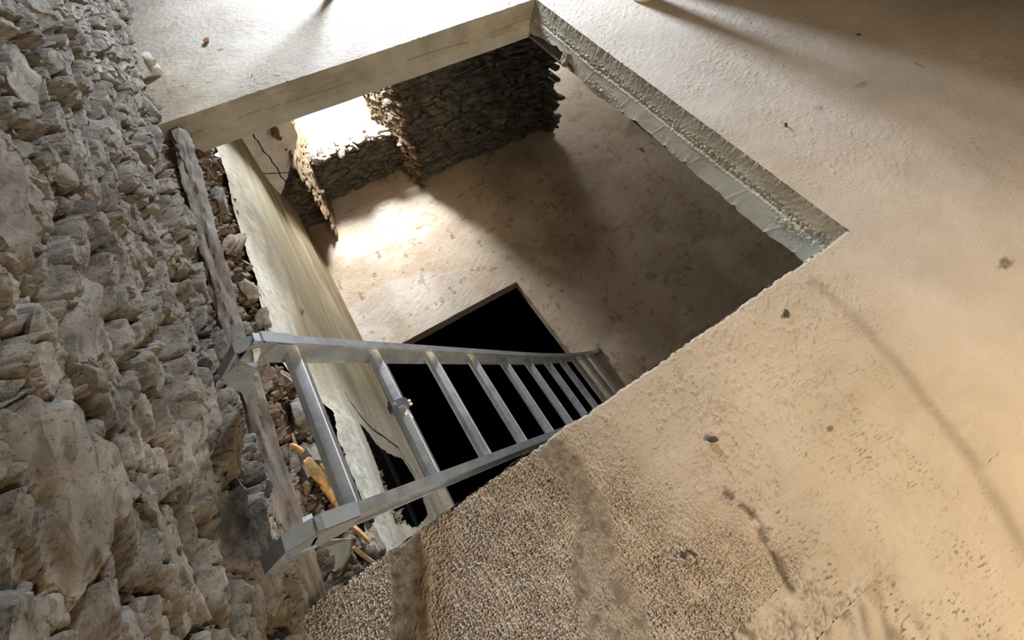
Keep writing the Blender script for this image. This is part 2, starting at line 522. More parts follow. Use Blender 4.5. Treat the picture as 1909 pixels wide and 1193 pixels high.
def top_z(x, y):
    """height of the upper cement floor, with its macro attributes"""
    rg = np.clip(1.25 - np.hypot((x + .28) / .62, (y + .28) / .72), 0, 1)
    lim = .30 + .30 * fbm(x * 5, y * 5, s=3) + .0
    # the coarse unfinished cement lies in the near left corner, its border runs from the hole to the lower right
    side = (x - .13) + (y + .05) * .60 + .24 * (fbm(x * 4, y * 4, s=31) - .5)
    rough = 1 - sstep(-.05, .36, side)
    rough = rough * (y < 1.2)
    medium = 1 - sstep(.1, .8, side + .3 * (fbm(x * 6, y * 6, s=77) - .5)); medium = medium * (y < 1.2)
    farr = sstep(2.3, 2.5, y) * .28
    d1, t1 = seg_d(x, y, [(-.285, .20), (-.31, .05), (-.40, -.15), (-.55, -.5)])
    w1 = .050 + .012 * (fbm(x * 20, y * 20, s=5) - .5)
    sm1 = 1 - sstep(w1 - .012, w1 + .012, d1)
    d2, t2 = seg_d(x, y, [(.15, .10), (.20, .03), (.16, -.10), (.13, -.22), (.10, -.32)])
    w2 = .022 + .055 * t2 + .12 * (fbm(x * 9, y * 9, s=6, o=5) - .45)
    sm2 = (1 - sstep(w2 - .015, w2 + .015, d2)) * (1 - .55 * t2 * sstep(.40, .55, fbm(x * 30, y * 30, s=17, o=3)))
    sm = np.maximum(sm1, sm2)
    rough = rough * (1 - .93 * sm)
    stain = np.maximum(1.0 * sm1, .85 * sm2)  # two smooth bands, browner than the cement around them
    # brown crack-like smear and long trowel line on the right
    d3, t3 = seg_d(x, y, [(.545, -.27), (.565, -.34), (.545, -.42), (.515, -.52)])
    n3 = fbm(x * 40, y * 40, s=8)
    s3 = 1.25 * (1 - sstep(.002, .020 + .05 * (n3 - .5), d3 + .010 * (fbm(x * 25, y * 25, s=18) - .3))) * .8 * sstep(.30, .5, n3)
    d4, t4 = seg_d(x, y, [(1.37, .06), (1.36, -.10), (1.32, -.32), (1.22, -.60), (1.12, -.78), (.98, -1.0)])
    s4 = (1 - sstep(.002, .030 + .02 * fbm(x * 9, y * 9, s=9), d4)) * .50 * (.2 + fbm(x * 12, y * 12, s=12))
    s5 = 0
    for (cx, cy, rx, ry, a_) in [(2.06, -.27, .045, .020, .9), (1.92, -.52, .03, .02, .45), (1.16, .03, .018, .010, .9), (2.62, .74, .05, .02, .4),
                                 (3.05, .68, .012, .03, .6), (2.27, .73, .03, .02, .4), (.95, -.31, .012, .008, .8), (-.17, 3.0, .02, .012, .7), (.35, -.52, .012, .02, .7)]:
        dd = np.hypot((x - cx) / rx, (y - cy) / ry) + .9 * (fbm(x * 60, y * 60, s=21) - .5)
        s5 = np.maximum(s5, (1 - sstep(.75, 1.05, dd)) * a_)
    # earth washed along the stone wall and over the far slab
    s6 = (1 - sstep(.02, .32, x + .56 + .3 * (fbm(x * 7, y * 7, s=14) - .5))) * (y > 2.3) * .42
    stain = np.clip(np.maximum.reduce([stain, s3, s4, s5 + 0 * x, s6]), 0, 1)
    gr, g2, gi = worley(x / .0060 + .8 * fbm(x * 120, y * 120, s=41, o=2), y / .0060, 40)
    gran = sstep(.0, .30, g2 - gr) * (.25 + 1.0 * gi) * (1 - .5 * np.minimum(gr, 1))
    z = rough * (gran * .0062 - .002) + rough * .006 * (fbm(x * 18, y * 18, s=50) - .5)
    gap = (1 - sstep(.10, .45, gran)) * rough * sstep(.25, .6, fbm(x * 16, y * 16, s=43, o=3))
    stain = np.maximum(stain, gap * .90)  # shade painted into the gaps between the grains
    # trowel ripples
    u = x * .80 + y * .60; v = -x * .60 + y * .80
    rip = fbm(u * 18, v * 55, s=60, o=3)
    z = z + (1 - rough) * (.0024 * (rip - .5) + .0030 * np.maximum(fbm(u * 55, v * 120, s=61, o=3) - .58, 0) * sstep(.38, .6, fbm(x * 2.4, y * 2.4, s=62)) * 4.8)
    z = z + .010 * (fbm(x * 1.6, y * 1.6, s=63) - .5)
    z = z + farr * (fbm(x * 45, y * 45, s=64, o=3) - .5) * .010
    z = z + np.maximum(sm, 0) * .0015 - s3 * .003
    ra = np.clip(rough * .6 + (.15 + 1.2 * fbm(x * 5, y * 5, s=47)) * medium * (1 - .8 * sm) + farr * .5 + .16 + .4 * sstep(.5, .65, fbm(x * 2, y * 2, s=48)), 0, 1)
    return z, ra, stain


def bil(P00, P10, P11, P01, n, m, ue=1.0, ve=1.0):
    u = np.linspace(0, 1, n) ** ue; v = np.linspace(0, 1, m) ** ve
    U, V = np.meshgrid(u, v, indexing='ij')
    P = [(1 - U) * (1 - V) * P00[i] + U * (1 - V) * P10[i] + U * V * P11[i] + (1 - U) * V * P01[i] for i in (0, 1)]
    return P[0].ravel(), P[1].ravel()


fl = MB()


def cool_light(x, y):
    """cool light painted into the cement away from the warm near part, plus pale granules"""
    d = (x - 1.25) * .9 + (y + .15) * .55 + .5 * (fbm(x * 1.3, y * 1.3, s=66) - .5)
    g = sstep(-.15, .55, d) + .95 * (1 - sstep(-.25, .25, x - .05 + .5 * y)) * (y < .2)
    return np.clip(.62 * g * (.6 + .8 * fbm(x * 4, y * 4, s=67)), 0, .8)


def top_patch(P00, P10, P11, P01, n, m, ue=1, ve=1):
    x, y = bil(P00, P10, P11, P01, n, m, ue, ve)
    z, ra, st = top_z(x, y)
    fl.add(np.stack([x, y, z], 1), grid_faces(n, m), rough=ra, stain=st, pale=cool_light(x, y))


def edge_wob(t, s, a=.006):
    return a * (fbm(t * 9, t * 0 + s, s=s) - .5) + a * .6 * (fbm(t * 60, t * 0 + s, s=s + 1) - .5)


# near slab (granular corner dense), right slab, far slab
def near_edge(x):
    return Cc[1] + (B[1] - Cc[1]) * (x - Cc[0]) / (B[0] - Cc[0]) + .010 * (fbm(x * 11, x * 0, s=91) - .5) + .010 * (fbm(x * 60, x * 0, s=92) - .5) + .012 * np.maximum(fbm(x * 22, x * 0, s=93) - .58, 0) * 3 * (x < .3)


def near_patch(x0, x1, n, y0, m, ve=1.0):
    xs = np.linspace(x0, x1, n); v = np.linspace(0, 1, m) ** ve
    X, Vv = np.meshgrid(xs, v, indexing='ij')
    e = near_edge(X)
    Y = e + (y0 - e) * Vv
    x, y = X.ravel(), Y.ravel()
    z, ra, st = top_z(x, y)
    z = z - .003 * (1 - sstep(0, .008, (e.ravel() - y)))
    fl.add(np.stack([x, y, z], 1), grid_faces(n, m)[:, ::-1], rough=ra, stain=st, pale=cool_light(x, y))


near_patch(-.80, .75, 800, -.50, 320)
x_, y_ = bil((-1.0, -.62), (1.699, -.62), (1.699, -.50), (-1.0, -.50), 400, 20)
z_, r_, s_ = top_z(x_, y_); fl.add(np.stack([x_, y_, z_], 1), grid_faces(400, 20), rough=r_, stain=s_, pale=cool_light(x_, y_))
near_patch(.75, 1.699, 260, -.50, 180)
x_, y_ = bil((-1.0, -3.0), (1.699, -3.0), (1.699, -.62), (-1.0, -.62), 120, 100)
z_, r_, s_ = top_z(x_, y_); fl.add(np.stack([x_, y_, z_], 1), grid_faces(120, 100), rough=r_, stain=s_, pale=cool_light(x_, y_))
top_patch((1.699, -3.0), (5.5, -3.0), (5.5, near_edge(np.array([1.699]))[0]), (1.699, near_edge(np.array([1.699]))[0]), 260, 220, 1.3, .8)
top_patch((1.699, .15), (5.5, .15), (5.5, 2.474), (1.717, 2.474), 330, 330, 1.5, 1)
top_patch((1.717, 2.474), (5.5, 2.474), (5.5, 4.5), (1.717, 4.5), 160, 80)
top_patch((-1.0, 2.448), (1.717, 2.474), (1.717, 4.5), (-1.0, 4.5), 420, 300, 1, 1.2)


# slab faces round the hole
def face(Pa, Pb, Qa, Qb, n, m, fn):
    """strip from top line Pa-Pb (z=0) to bottom line Qa-Qb (z=-T); fn gives outward push and attributes"""
    t = np.linspace(0, 1, n); s = np.linspace(0, 1, m)
    Tt, S = np.meshgrid(t, s, indexing='ij')
    top = np.array(Pa)[None, None] * (1 - Tt[..., None]) + np.array(Pb)[None, None] * Tt[..., None]
    bot = np.array(Qa)[None, None] * (1 - Tt[..., None]) + np.array(Qb)[None, None] * Tt[..., None]
    P = top * (1 - S[..., None]) + bot * S[..., None]
    push, at_ = fn(Tt, S)
    P = P + push
    return P.reshape(-1, 3), grid_faces(n, m), {k: v.ravel() for k, v in at_.items()}


fe = MB()


def far_face(t, s):
    L = t * 2.25
    y = -.004 * (fbm(L * 6, s * 3, s=70) - .5) * 2
    seam = np.exp(-((s - (.50 + .22 * (fbm(L * 2.2, L * 0, s=71, o=6) - .5))) / (.006 + .012 * fbm(L * 12, L * 0, s=76))) ** 2) * (fbm(L * 8, L * 0, s=72) > .42)
    y = y + .006 * seam - .010 * sstep(.70, .74, s)
    lip = np.exp(-(s / .06) ** 2) * (fbm(L * 50, L * 0, s=73) - .6) * .012
    return np.stack([0 * y, y, lip * 0 + 0 * y + top_z(-.535 + t * 2.25, 2.46 + 0 * t)[0] * (1 - s)], -1), dict(stain=np.clip(seam * .9, 0, 1) + .25 * (fbm(L * 5, s * 5, s=74) > .6), pale=.35 * sstep(.70, .74, s))


v, f, a_ = face((-.75, 2.450, 0), (1.717, 2.474, 0), (-.80, 2.474, -T), (1.663, 2.466, -T), 420, 60, far_face)
fe.add(v, f[:, ::-1], **a_)


def right_face(t, s):
    # t 0 at A (far) .. 1 at B (near)
    L = t * 2.32
    mid = .42 + .05 * (fbm(L * 3, L * 0, s=80) - .5)
    w = .05 + .07 * fbm(L * 4, L * 0, s=81)
    band = np.exp(-((s - mid) / w) ** 2) * sstep(.03, .12, t)
    patch2 = np.exp(-((s - .85) / .13) ** 2) * np.exp(-((t - .36) / .06) ** 2) + np.exp(-((s - .55) / .16) ** 2) * np.exp(-((t - .93) / .045) ** 2)
    patch3 = np.exp(-((s - (.35 + (t) * 4)) / .12) ** 2) * (t < .14)
    rg = np.clip(band + patch2 + .8 * patch3 + .08 * (s < .36), 0, 1)
    g, g2, gi = worley(L / .012, s * T / .012, 84)
    gr = (1 - np.minimum(g, 1)) * (.4 + .9 * gi)
    x = -(rg * gr * .011) + .004 * (fbm(L * 8, s * 3, s=85) - .5)
    x = x + .010 * sstep(mid + .04, mid + .10, s) * -1
    joint = sum(np.exp(-((t - q + .05 * (s - .7)) / .0022) ** 2) for q in (.30, .44, .56, .68, .80, .905)) * (s > mid + .1)
    x = x - .0012 * joint
    # broken lower arris
    br = (fbm(L * 5, L * 0 + 3, s=86, o=7) - .45) * .045 + .014 * np.maximum(fbm(L * 34, L * 0, s=87, o=3) - .55, 0) * 3
    up = np.where(t < .24, sstep(.02, .24, t) * 0 + .035 * np.sin(np.clip(t / .24, 0, 1) * math.pi) + .02, .0)
    z = s ** 6 * br + s ** 3 * up
    x = x + s ** 3 * up * .2
    z = z + top_z(A[0] + (B[0] - A[0]) * t, A[1] + (B[1] - A[1]) * t)[0] * (1 - s)
    x = x + (1 - s) ** 8 * (fbm(L * 90, s * 6, s=88) - .5) * .014 - (s < mid) * .0016 * (fbm(L * 120, s * 24, s=89, o=2) - .3)
    return np.stack([x, 0 * x, z], -1), dict(rough=rg, stain=np.clip(.55 * (s < mid - .02) * .6 + .4 * joint, 0, 1), pale=np.clip(sstep(.6, .9, t) * (s > mid + .05) * .8, 0, 1))


v, f, a_ = face((1.717, 2.490, 0), (1.699, .13, 0), (1.663, 2.486, -T), (1.657, .13, -T), 700, 70, right_face)
fe.add(v, f[:, ::-1], **a_)


def near_face(t, s):
    x = B[0] + (Cc[0] - B[0]) * t
    y = near_edge(x) - (B[1] + (Cc[1] - B[1]) * t)
    return np.stack([0 * y, y + .004 * (fbm(x * 30, s * 6, s=95) - .5) - .0 * s, top_z(x, near_edge(x))[0] * (1 - s) - .003 * (1 - s)], -1), dict(rough=.4 + 0 * s)


v, f, a_ = face((B[0], B[1], 0), (-.80, Cc[1] - .004, 0), (B[0], B[1], -T), (-.80, Cc[1] - .004, -T), 520, 30, near_face)
fe.add(v, f[:, ::-1], **a_)
# slab underside (ceiling of the lower room)
for (x0, x1, y0, y1) in ((-1.0, 1.70, 2.47, 3.95), (1.66, 6.0, 2.47, 6.6), (1.66, 6.0, -3, 2.50), (-1.0, 1.70, -3, .12)):
    P = np.array([[x0, y0, -T], [x0, y1, -T], [x1, y1, -T], [x1, y0, -T]])
    fe.add(P, np.array([[0, 1, 2, 3]]))
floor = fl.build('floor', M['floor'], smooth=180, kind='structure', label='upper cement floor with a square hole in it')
obj('trim_1', np.concatenate(fe.v), np.concatenate(fe.f), M['formed'], attrs={k: np.concatenate(q) for k, q in fe.a.items()}, smooth=180, kind='structure', label='cut concrete edge of the upper slab round the hole')

# ------------------------------------------------------------------ lower floor with its own hole
EX, EY = 1.222, 1.934
LX0, LY0 = -.40, .16


def low_z(x, y):
    u = x * .80 + y * .60; v = -x * .60 + y * .80
    z = .010 * (fbm(x * 2, y * 2, s=100) - .5) + .004 * (fbm(u * 8, v * 30, s=101, o=3) - .5) + .003 * (fbm(x * 40, y * 40, s=102, o=2) - .5)
    st = .35 * sstep(.52, .66, fbm(x * 1.4, y * 1.4, s=103)) + .5 * (fbm(x * 14, y * 14, s=104) > .72)
    for (cx, cy, r) in [(.76, 3.28, .17), (1.32, 2.25, .05), (2.5, 1.2, .07)]:
        dd = np.hypot(x - cx, (y - cy) * 1.1) / r + .7 * (fbm(x * 12, y * 12, s=105) - .5)
        st = np.maximum(st, (1 - sstep(.8, 1.0, dd)) * (.55 if r < .1 else .38 * (fbm(x * 30, y * 30, s=110) > .42)))
    e = np.minimum(np.abs(x + .05) + np.abs(y - 2.4), 1)
    st = np.maximum(st, (1 - sstep(.0, .30, np.hypot(x + .46, (y - 3.4) * .3))) * .7)  # paints the shade on the floor along the left wall
    pale = .5 * sstep(.5, .62, fbm(x * 3.2, y * 3.2, s=106)) * (1 - sstep(.6, 1.6, x))
    return z + H, .14 + 0 * x, np.clip(st, 0, 1), pale


lf = MB()


def low_patch(x0, x1, y0, y1, n, m):
    x, y = bil((x0, y0), (x1, y0), (x1, y1), (x0, y1), n, m)
    wob = .012 * (fbm((x + y) * 14, x * 0, s=107) - .5)
    if x0 == EX: x = np.where(x == x0, x + wob * (y < EY), x)
    if y0 == EY: y = np.where(y == y0, y + wob * (x < EX), y)
    z, ra, st, pl = low_z(x, y)
    lf.add(np.stack([x, y, z], 1), grid_faces(n, m), rough=ra, stain=st, pale=pl)
    return x, y, z


low_patch(-.70, EX, EY, 4.30, 260, 320)
low_patch(EX, 6.0, EY, 6.6, 420, 340)
low_patch(EX, 6.0, -3, EY, 420, 400)
low_patch(-.50, LX0, -.5, EY, 30, 150)
low_patch(-.70, EX, -3.0, LY0, 60, 60)
for (p0, p1) in (((LX0, EY), (EX, EY)), ((EX, EY), (EX, LY0)), ((EX, LY0), (LX0, LY0)), ((LX0, LY0), (LX0, EY))):
    n = 160; t = np.linspace(0, 1, n); s = np.linspace(0, 1, 14)
    Tt, S = np.meshgrid(t, s, indexing='ij')
    x = p0[0] + (p1[0] - p0[0]) * Tt; y = p0[1] + (p1[1] - p0[1]) * Tt
    wob = .012 * (fbm((x + y) * 14, x * 0, s=107) - .5)
    z = low_z(x, y)[0] - S * .13
    if p0[0] == p1[0] == EX: x = x + wob * (1 - S) + .006 * fbm(y * 20, S * 5, s=108)
    if p0[1] == p1[1] == EY: y = y + wob * (1 - S) + .006 * fbm(x * 20, S * 5, s=108)
    lf.add(np.stack([x, y, z], -1).reshape(-1, 3), grid_faces(n, 14), stain=np.full(n * 14, .35), rough=.5)
lf.build('floor_lower', M['lower'], smooth=180, kind='structure', label='cement floor of the storey below with a square hole')
# cellar under the second hole
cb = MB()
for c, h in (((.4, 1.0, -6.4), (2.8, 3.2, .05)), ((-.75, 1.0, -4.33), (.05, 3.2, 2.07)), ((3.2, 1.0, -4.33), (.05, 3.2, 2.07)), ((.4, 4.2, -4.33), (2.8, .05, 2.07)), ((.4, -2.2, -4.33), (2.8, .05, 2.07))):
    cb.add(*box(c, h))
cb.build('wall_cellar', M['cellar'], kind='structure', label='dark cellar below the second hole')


# ------------------------------------------------------------------ stone walls
def stone_courses(mb, rng, u0, u1, z0, z1, mapf, hmin, hmax, lmin, lmax, depth, prot, k=4, rotj=.10, big=0.0, cond=None, tintf=None, cuts=8, amp=.12):
    """courses of flat stones; mapf(u, w, z) gives the world point, w outwards"""
    z = z0
    while z < z1:
        h = rng.uniform(hmin, hmax)
        u = u0 - rng.uniform(0, lmax)
        while u < u1:
            l = lmin + (lmax - lmin) * rng.random() ** 1.7
            hh = h * rng.uniform(.8, 1.2)
            pr = rng.uniform(*prot)
            if rng.random() < big:
                hh *= 2.0; l *= 1.5; pr += .012
            zc = z + h / 2 + .35 * hmax * (fbm(np.array([u * 1.6]), np.array([z * 2]), s=5)[0] - .5) * 2
            if cond is None or cond(u + l / 2, zc):
                V, Fq = rock(rng, (0, 0, 0), (l / 2 * 1.04, depth / 2, hh / 2 * 1.05), (rng.normal() * rotj * 1.5, rng.normal() * rotj, rng.normal() * rotj), k, cuts, amp, .03)
                P = mapf(V[:, 0] + u + l / 2, -depth / 2 + pr + V[:, 1], V[:, 2] + zc)
                tn = tintf(rng) if tintf else (rng.random() ** 2) * .45
                mb.add(P, Fq, tint=tn)
            u += l * .95
        z += h * .93


rng = np.random.default_rng(11)
mapL = lambda u, w, z: np.stack([-.575 + w - .10 * np.maximum(z - .7, 0) , u, z], -1)
wl = MB()
tf = lambda r: r.random() ** 2 * .5
# visible band of the left wall, nearest part finer
floorgap = lambda u, z: z > .05
stone_courses(wl, rng, -.30, .95, -.02, .92, mapL, .030, .056, .10, .30, .12, (-.055, .008), 8, .10, .06, lambda u, z: z > .05 and rng.random() < .62, tf, 8, .15)
stone_courses(wl, rng, .95, 2.4, -.02, .95, mapL, .026, .058, .10, .32, .12, (-.055, .012), 6, .10, .05, lambda u, z: z > .04 and rng.random() < .60, tf, 8, .15)
stone_courses(wl, rng, 2.4, 4.6, -.02, 1.0, mapL, .030, .075, .08, .26, .13, (-.045, .022), 4, .12, .05, lambda u, z: z > .03 and rng.random() < .7, tf)
for _ in range(300):
    yy = rng.uniform(-.2, 3.2) if rng.random() < .4 else rng.uniform(-.1, 1.5)
    zz = rng.uniform(.03, .8)
    s_ = rng.uniform(.008, .022)
    V, Fq = rock(rng, (-.575 + rng.uniform(-.035, .010), yy, zz), (s_ * rng.uniform(.8, 1.4), s_ * rng.uniform(.9, 2.4), s_ * rng.uniform(.3, .8)), rng.normal(size=3) * .4, 4, 8, .16, .02)
    wl.add(V, Fq, tint=rng.random() * .6)
# a few broad boulders
for (yy, zz, ly, lz, pr) in ((.40, .58, .19, .075, .02), (.80, .52, .17, .060, .02), (.28, .40, .15, .045, .01), (1.05, .64, .20, .06, .02), (1.6, .62, .24, .06, .01), (.14, .64, .14, .05, .02),
                             (1.75, .36, .20, .04, .0), (2.3, .55, .24, .06, .01), (.52, .30, .13, .040, .02), (.34, .22, .12, .034, .02), (.60, .16, .12, .03, .015), (.22, .16, .12, .034, .02)):
    V, Fq = rock(rng, (-.61 + pr, yy, zz), (.06, ly / 1.2, lz / 1.1), rng.normal(size=3) * .10, 12, 9, .16, .05)
    wl.add(V, Fq, tint=rng.random() * .3)
# ragged bedded face between them, full height of the storey
for (y0, y1, z0, z1, n, m) in ((-.30, 1.7, -.10, .95, 660, 350), (1.7, 4.6, -.10, 1.05, 520, 240)):
    Y, Z = np.meshgrid(np.linspace(y0, y1, n), np.linspace(z0, z1, m), indexing='ij')
    hh, tn = strata(Y, Z, 200, .21, .050, .070)
    X = -.605 + hh - .10 * np.maximum(Z - .7, 0) - .07 * (1 - sstep(-.01, .06, Z)) * (Y < 2.46)
    wl.add(np.stack([X, Y, Z], -1).reshape(-1, 3), grid_faces(n, m), tint=np.clip(tn + .2 * (hh < .005), 0, 1).ravel())  # deep recesses painted darker, as shade
yy = np.linspace(-3.0, 4.6, 420); zz = np.linspace(-.30, 2.4, 200)
Y, Z = np.meshgrid(yy, zz, indexing='ij')
X = -.665 + .035 * (fbm(Y * 12, Z * 24, s=120) - .5) * 2 + .012 * (fbm(Y * 50, Z * 60, s=121) - .5) - .10 * np.maximum(Z - .7, 0)
wl.add(np.stack([X, Y, Z], -1).reshape(-1, 3), grid_faces(420, 200), tint=.75)
wl.build('wall_left', M['stone'], smooth=38, kind='structure', label='dry schist wall along the left of the hole')

# broken wall core below the floor level, above the lower plaster
EDGE = [(-1.000, -0.466), (0.207, -0.366), (0.257, -0.365), (0.373, -0.432), (0.545, -0.426), (0.814, -0.514), (0.906, -0.254), (1.040, -0.110), (1.600, -0.240), (2.000, -0.290), (2.700, -0.380), (4.000, -0.400)]


def edge_z(y):
    return np.interp(y, [q[0] for q in EDGE], [q[1] for q in EDGE])


rb = MB()
mapR = lambda u, w, z: np.stack([-.545 + w + .0 * z, u, z], -1)
cond = lambda u, z: z < -.14 and z > edge_z(u) - .06 and rng.random() < .7
stone_courses(rb, rng, -.35, 2.75, -1.0, -.06, mapR, .030, .070, .05, .16, .12, (-.05, .016), 6, .30, .05, cond, lambda r: .25 + .6 * r.random(), 9, .18)
for _ in range(320):
    y0 = rng.uniform(-.1, 2.6); e = edge_z(y0)
    z0 = rng.uniform(e - .03, -.12); s_ = rng.uniform(.006, .020)
    V, Fq = rock(rng, (-.53 + rng.uniform(-.02, .025), y0, z0), (s_, s_ * rng.uniform(.7, 1.8), s_ * rng.uniform(.4, 1)), rng.normal(size=3), 3, 6, .2, .02)
    rb.add(V, Fq, tint=.2 + .7 * rng.random())
Y, Z = np.meshgrid(np.linspace(-.6, 2.8, 720), np.linspace(-1.1, .0, 260), indexing='ij')
hh, tn = strata(Y, Z, 300, .09, .040, .075)
X = -.585 + hh - .08 * sstep(-.12, -.07, Z)
rb.add(np.stack([X, Y, Z], -1).reshape(-1, 3), grid_faces(720, 260), tint=np.clip(.25 + .7 * tn, 0, 1).ravel())
rb.build('wall_left_core', M['rubble'], smooth=38, kind='structure', label='broken earth and rubble core of the left wall below the floor edge')

# plastered left wall of the lower storey, with a dark triangular break
TRI = [(0.812, -0.785), (0.790, -0.940), (0.756, -1.190), (0.721, -1.504), (0.598, -1.560), (0.440, -1.547), (0.316, -1.488), (0.260, -1.220), (0.260, -0.666), (0.395, -0.704), (0.556, -0.782), (0.674, -0.795)]


def inside(y, z, poly):
    c = np.zeros(y.shape, bool); n = len(poly)
    for i in range(n):
        (y1, z1), (y2, z2) = poly[i], poly[(i + 1) % n]
        cr = ((z1 > z) != (z2 > z)) & (y < (y2 - y1) * (z - z1) / (z2 - z1 + 1e-12) + y1)
        c ^= cr
    return c


yy = np.linspace(-.6, 4.25, 620); ss = np.linspace(0, 1, 300)
Y, S = np.meshgrid(yy, ss, indexing='ij')
ze = edge_z(Y) + .07 * (fbm(Y * 5, Y * 0, s=141, o=6) - .5) + .012 * (fbm(Y * 90, Y * 0, s=142) - .5)
Z = ze + (H - .02 - ze) * S
cove = .018 * np.sin((Z * 3.1 + .18 * Y) * 2.2) + .020 * (fbm(Y * .8, Z * 3.2, s=143) - .5)
X = -.485 + cove + .03 * np.exp(-((Z - H) / .10) ** 2) + .010 * (fbm(Y * 14, Z * 14, s=144, o=5) - .5) * np.exp(-((Z - ze) / .25) ** 2)
X = X + .018 * sstep(.75, 1.1, 1.2 - Y) * np.exp(-((Z + .85) / .16) ** 2)
pale = np.clip(.75 * (1 - sstep(.0, .30, Z * -1 + edge_z(Y))) * sstep(1.9, 1.2, Y) * 0 + .85 * (1 - sstep(1.0, 1.9, Y)) * (1 - sstep(.05, .30, edge_z(Y) - Z)) + .55 * sstep(.45, .6, fbm(Y * .5, Z * 3 + Y * .4, s=146)) * (1 - sstep(1.6, 3.2, Y)) + .5 * (1 - sstep(.9, 1.3, Y)), 0, .9)
stn = np.clip(.75 * np.exp(-((Z + .95 - .12 * (Y - 1.5)) / .16) ** 2) * sstep(.9, 1.3, Y) * (1 - sstep(2.4, 3.4, Y)) + .5 * (1 - sstep(.01, .05, np.abs(Z - H))), 0, .8)
fc = grid_faces(620, 300)
cy = Y.ravel()[fc].mean(1); cz = Z.ravel()[fc].mean(1)
keep = ~inside(cy + .012 * (fbm(cy * 40, cz * 40, s=145) - .5) * 2, cz + .012 * (fbm(cy * 40, cz * 40, s=147) - .5) * 2, TRI)
# crack running down from the break
P = np.stack([X, Y, Z], -1).reshape(-1, 3)
dcr, tcr = seg_d(P[:, 1], P[:, 2], [(0.995, -0.772), (0.935, -0.791), (0.893, -0.882), (0.896, -1.134), (0.875, -1.345), (0.801, -1.530), (0.708, -1.553), (0.594, -1.628)])
stf = np.maximum(stn.ravel(), .95 * (1 - sstep(.002, .007, dcr)))
P[:, 0] -= .008 * (1 - sstep(.002, .008, dcr))
obj('wall_lower_left', P, fc[keep], M['plaster'], attrs=dict(pale=np.where(dcr < .012, .2, pale.ravel()), stain=stf, rough=0 * stf), smooth=180, kind='structure', label='streaked plaster wall of the lower storey')
# backing of the break: slats across a dark cavity
bk = MB()
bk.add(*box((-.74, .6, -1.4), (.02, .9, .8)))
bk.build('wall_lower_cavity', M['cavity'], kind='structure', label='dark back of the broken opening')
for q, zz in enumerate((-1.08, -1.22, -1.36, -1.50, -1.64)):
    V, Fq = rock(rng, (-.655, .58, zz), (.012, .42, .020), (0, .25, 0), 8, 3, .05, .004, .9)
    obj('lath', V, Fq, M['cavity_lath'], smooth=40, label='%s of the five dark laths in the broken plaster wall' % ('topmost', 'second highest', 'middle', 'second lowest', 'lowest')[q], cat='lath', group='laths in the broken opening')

# ------------------------------------------------------------------ far wall of the lower storey with its niche
ws = MB()
YF = 3.90
NX0, NX1 = -.17, .945
tfd = lambda r: r.random() * .3
mapF = lambda u, w, z: np.stack([u, YF - w, z], -1)
cond1 = lambda u, z: z < -.2 and u > NX1 + .03 and u < 3.02
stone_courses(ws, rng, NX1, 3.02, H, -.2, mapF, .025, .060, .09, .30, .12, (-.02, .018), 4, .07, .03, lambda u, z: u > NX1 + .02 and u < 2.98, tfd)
pr_ = MB()
stone_courses(pr_, rng, -.52, NX0, H + .0, -.2, mapF, .022, .05, .08, .20, .12, (-.02, .012), 4, .05, 0, lambda u, z: u < NX0 - .0, lambda r: .6 + .3 * r.random())
mapN = lambda u, w, z: np.stack([u, 4.20 - w, z], -1)
stone_courses(ws, rng, -.16, .90, H, -1.66, mapN, .025, .055, .08, .24, .12, (-.02, .018), 4, .08, .0, lambda u, z: -.14 < u < .88, tfd)
# return of the right-hand pier
mapP = lambda u, w, z: np.stack([3.02 + w, u, z], -1)
stone_courses(ws, rng, YF + .02, 6.3, H, -.2, mapP, .03, .06, .1, .3, .12, (-.02, .02), 4, .07, 0, None, tfd)
# rubble core of the walls
ws.add(*box(((NX1 + 2.98) / 2 + .0, (YF + .06 + 4.6) / 2, (H - .2) / 2), ((2.98 - NX1) / 2, (4.6 - YF - .06) / 2, (-.2 - H) / 2)))
ws.add(*box((-.34, (YF + .04 + 4.6) / 2, (H - .2) / 2), (.16, (4.6 - YF - .04) / 2, (-.2 - H) / 2)))
ws.add(*box((.39, 4.42, (H - 1.72) / 2), (.52, .17, (-1.74 - H) / 2)))
ws.add(*box((.39, 4.40, -.32), (.58, .20, .12)))
ws.add(*box((2.95, 5.4, (H - .2) / 2), (.03, 1.2, (-.2 - H) / 2)))
pr_.build('wall_lower_pier', M['stone'], smooth=35, kind='structure', label='grey-brown stone pier left of the lower window niche')  # lighter stone stands in for light bounced off the lower floor
ws.build('wall_lower_far', M['dark_stone'], smooth=35, kind='structure', label='layered dark stone wall of the lower storey with a window niche')
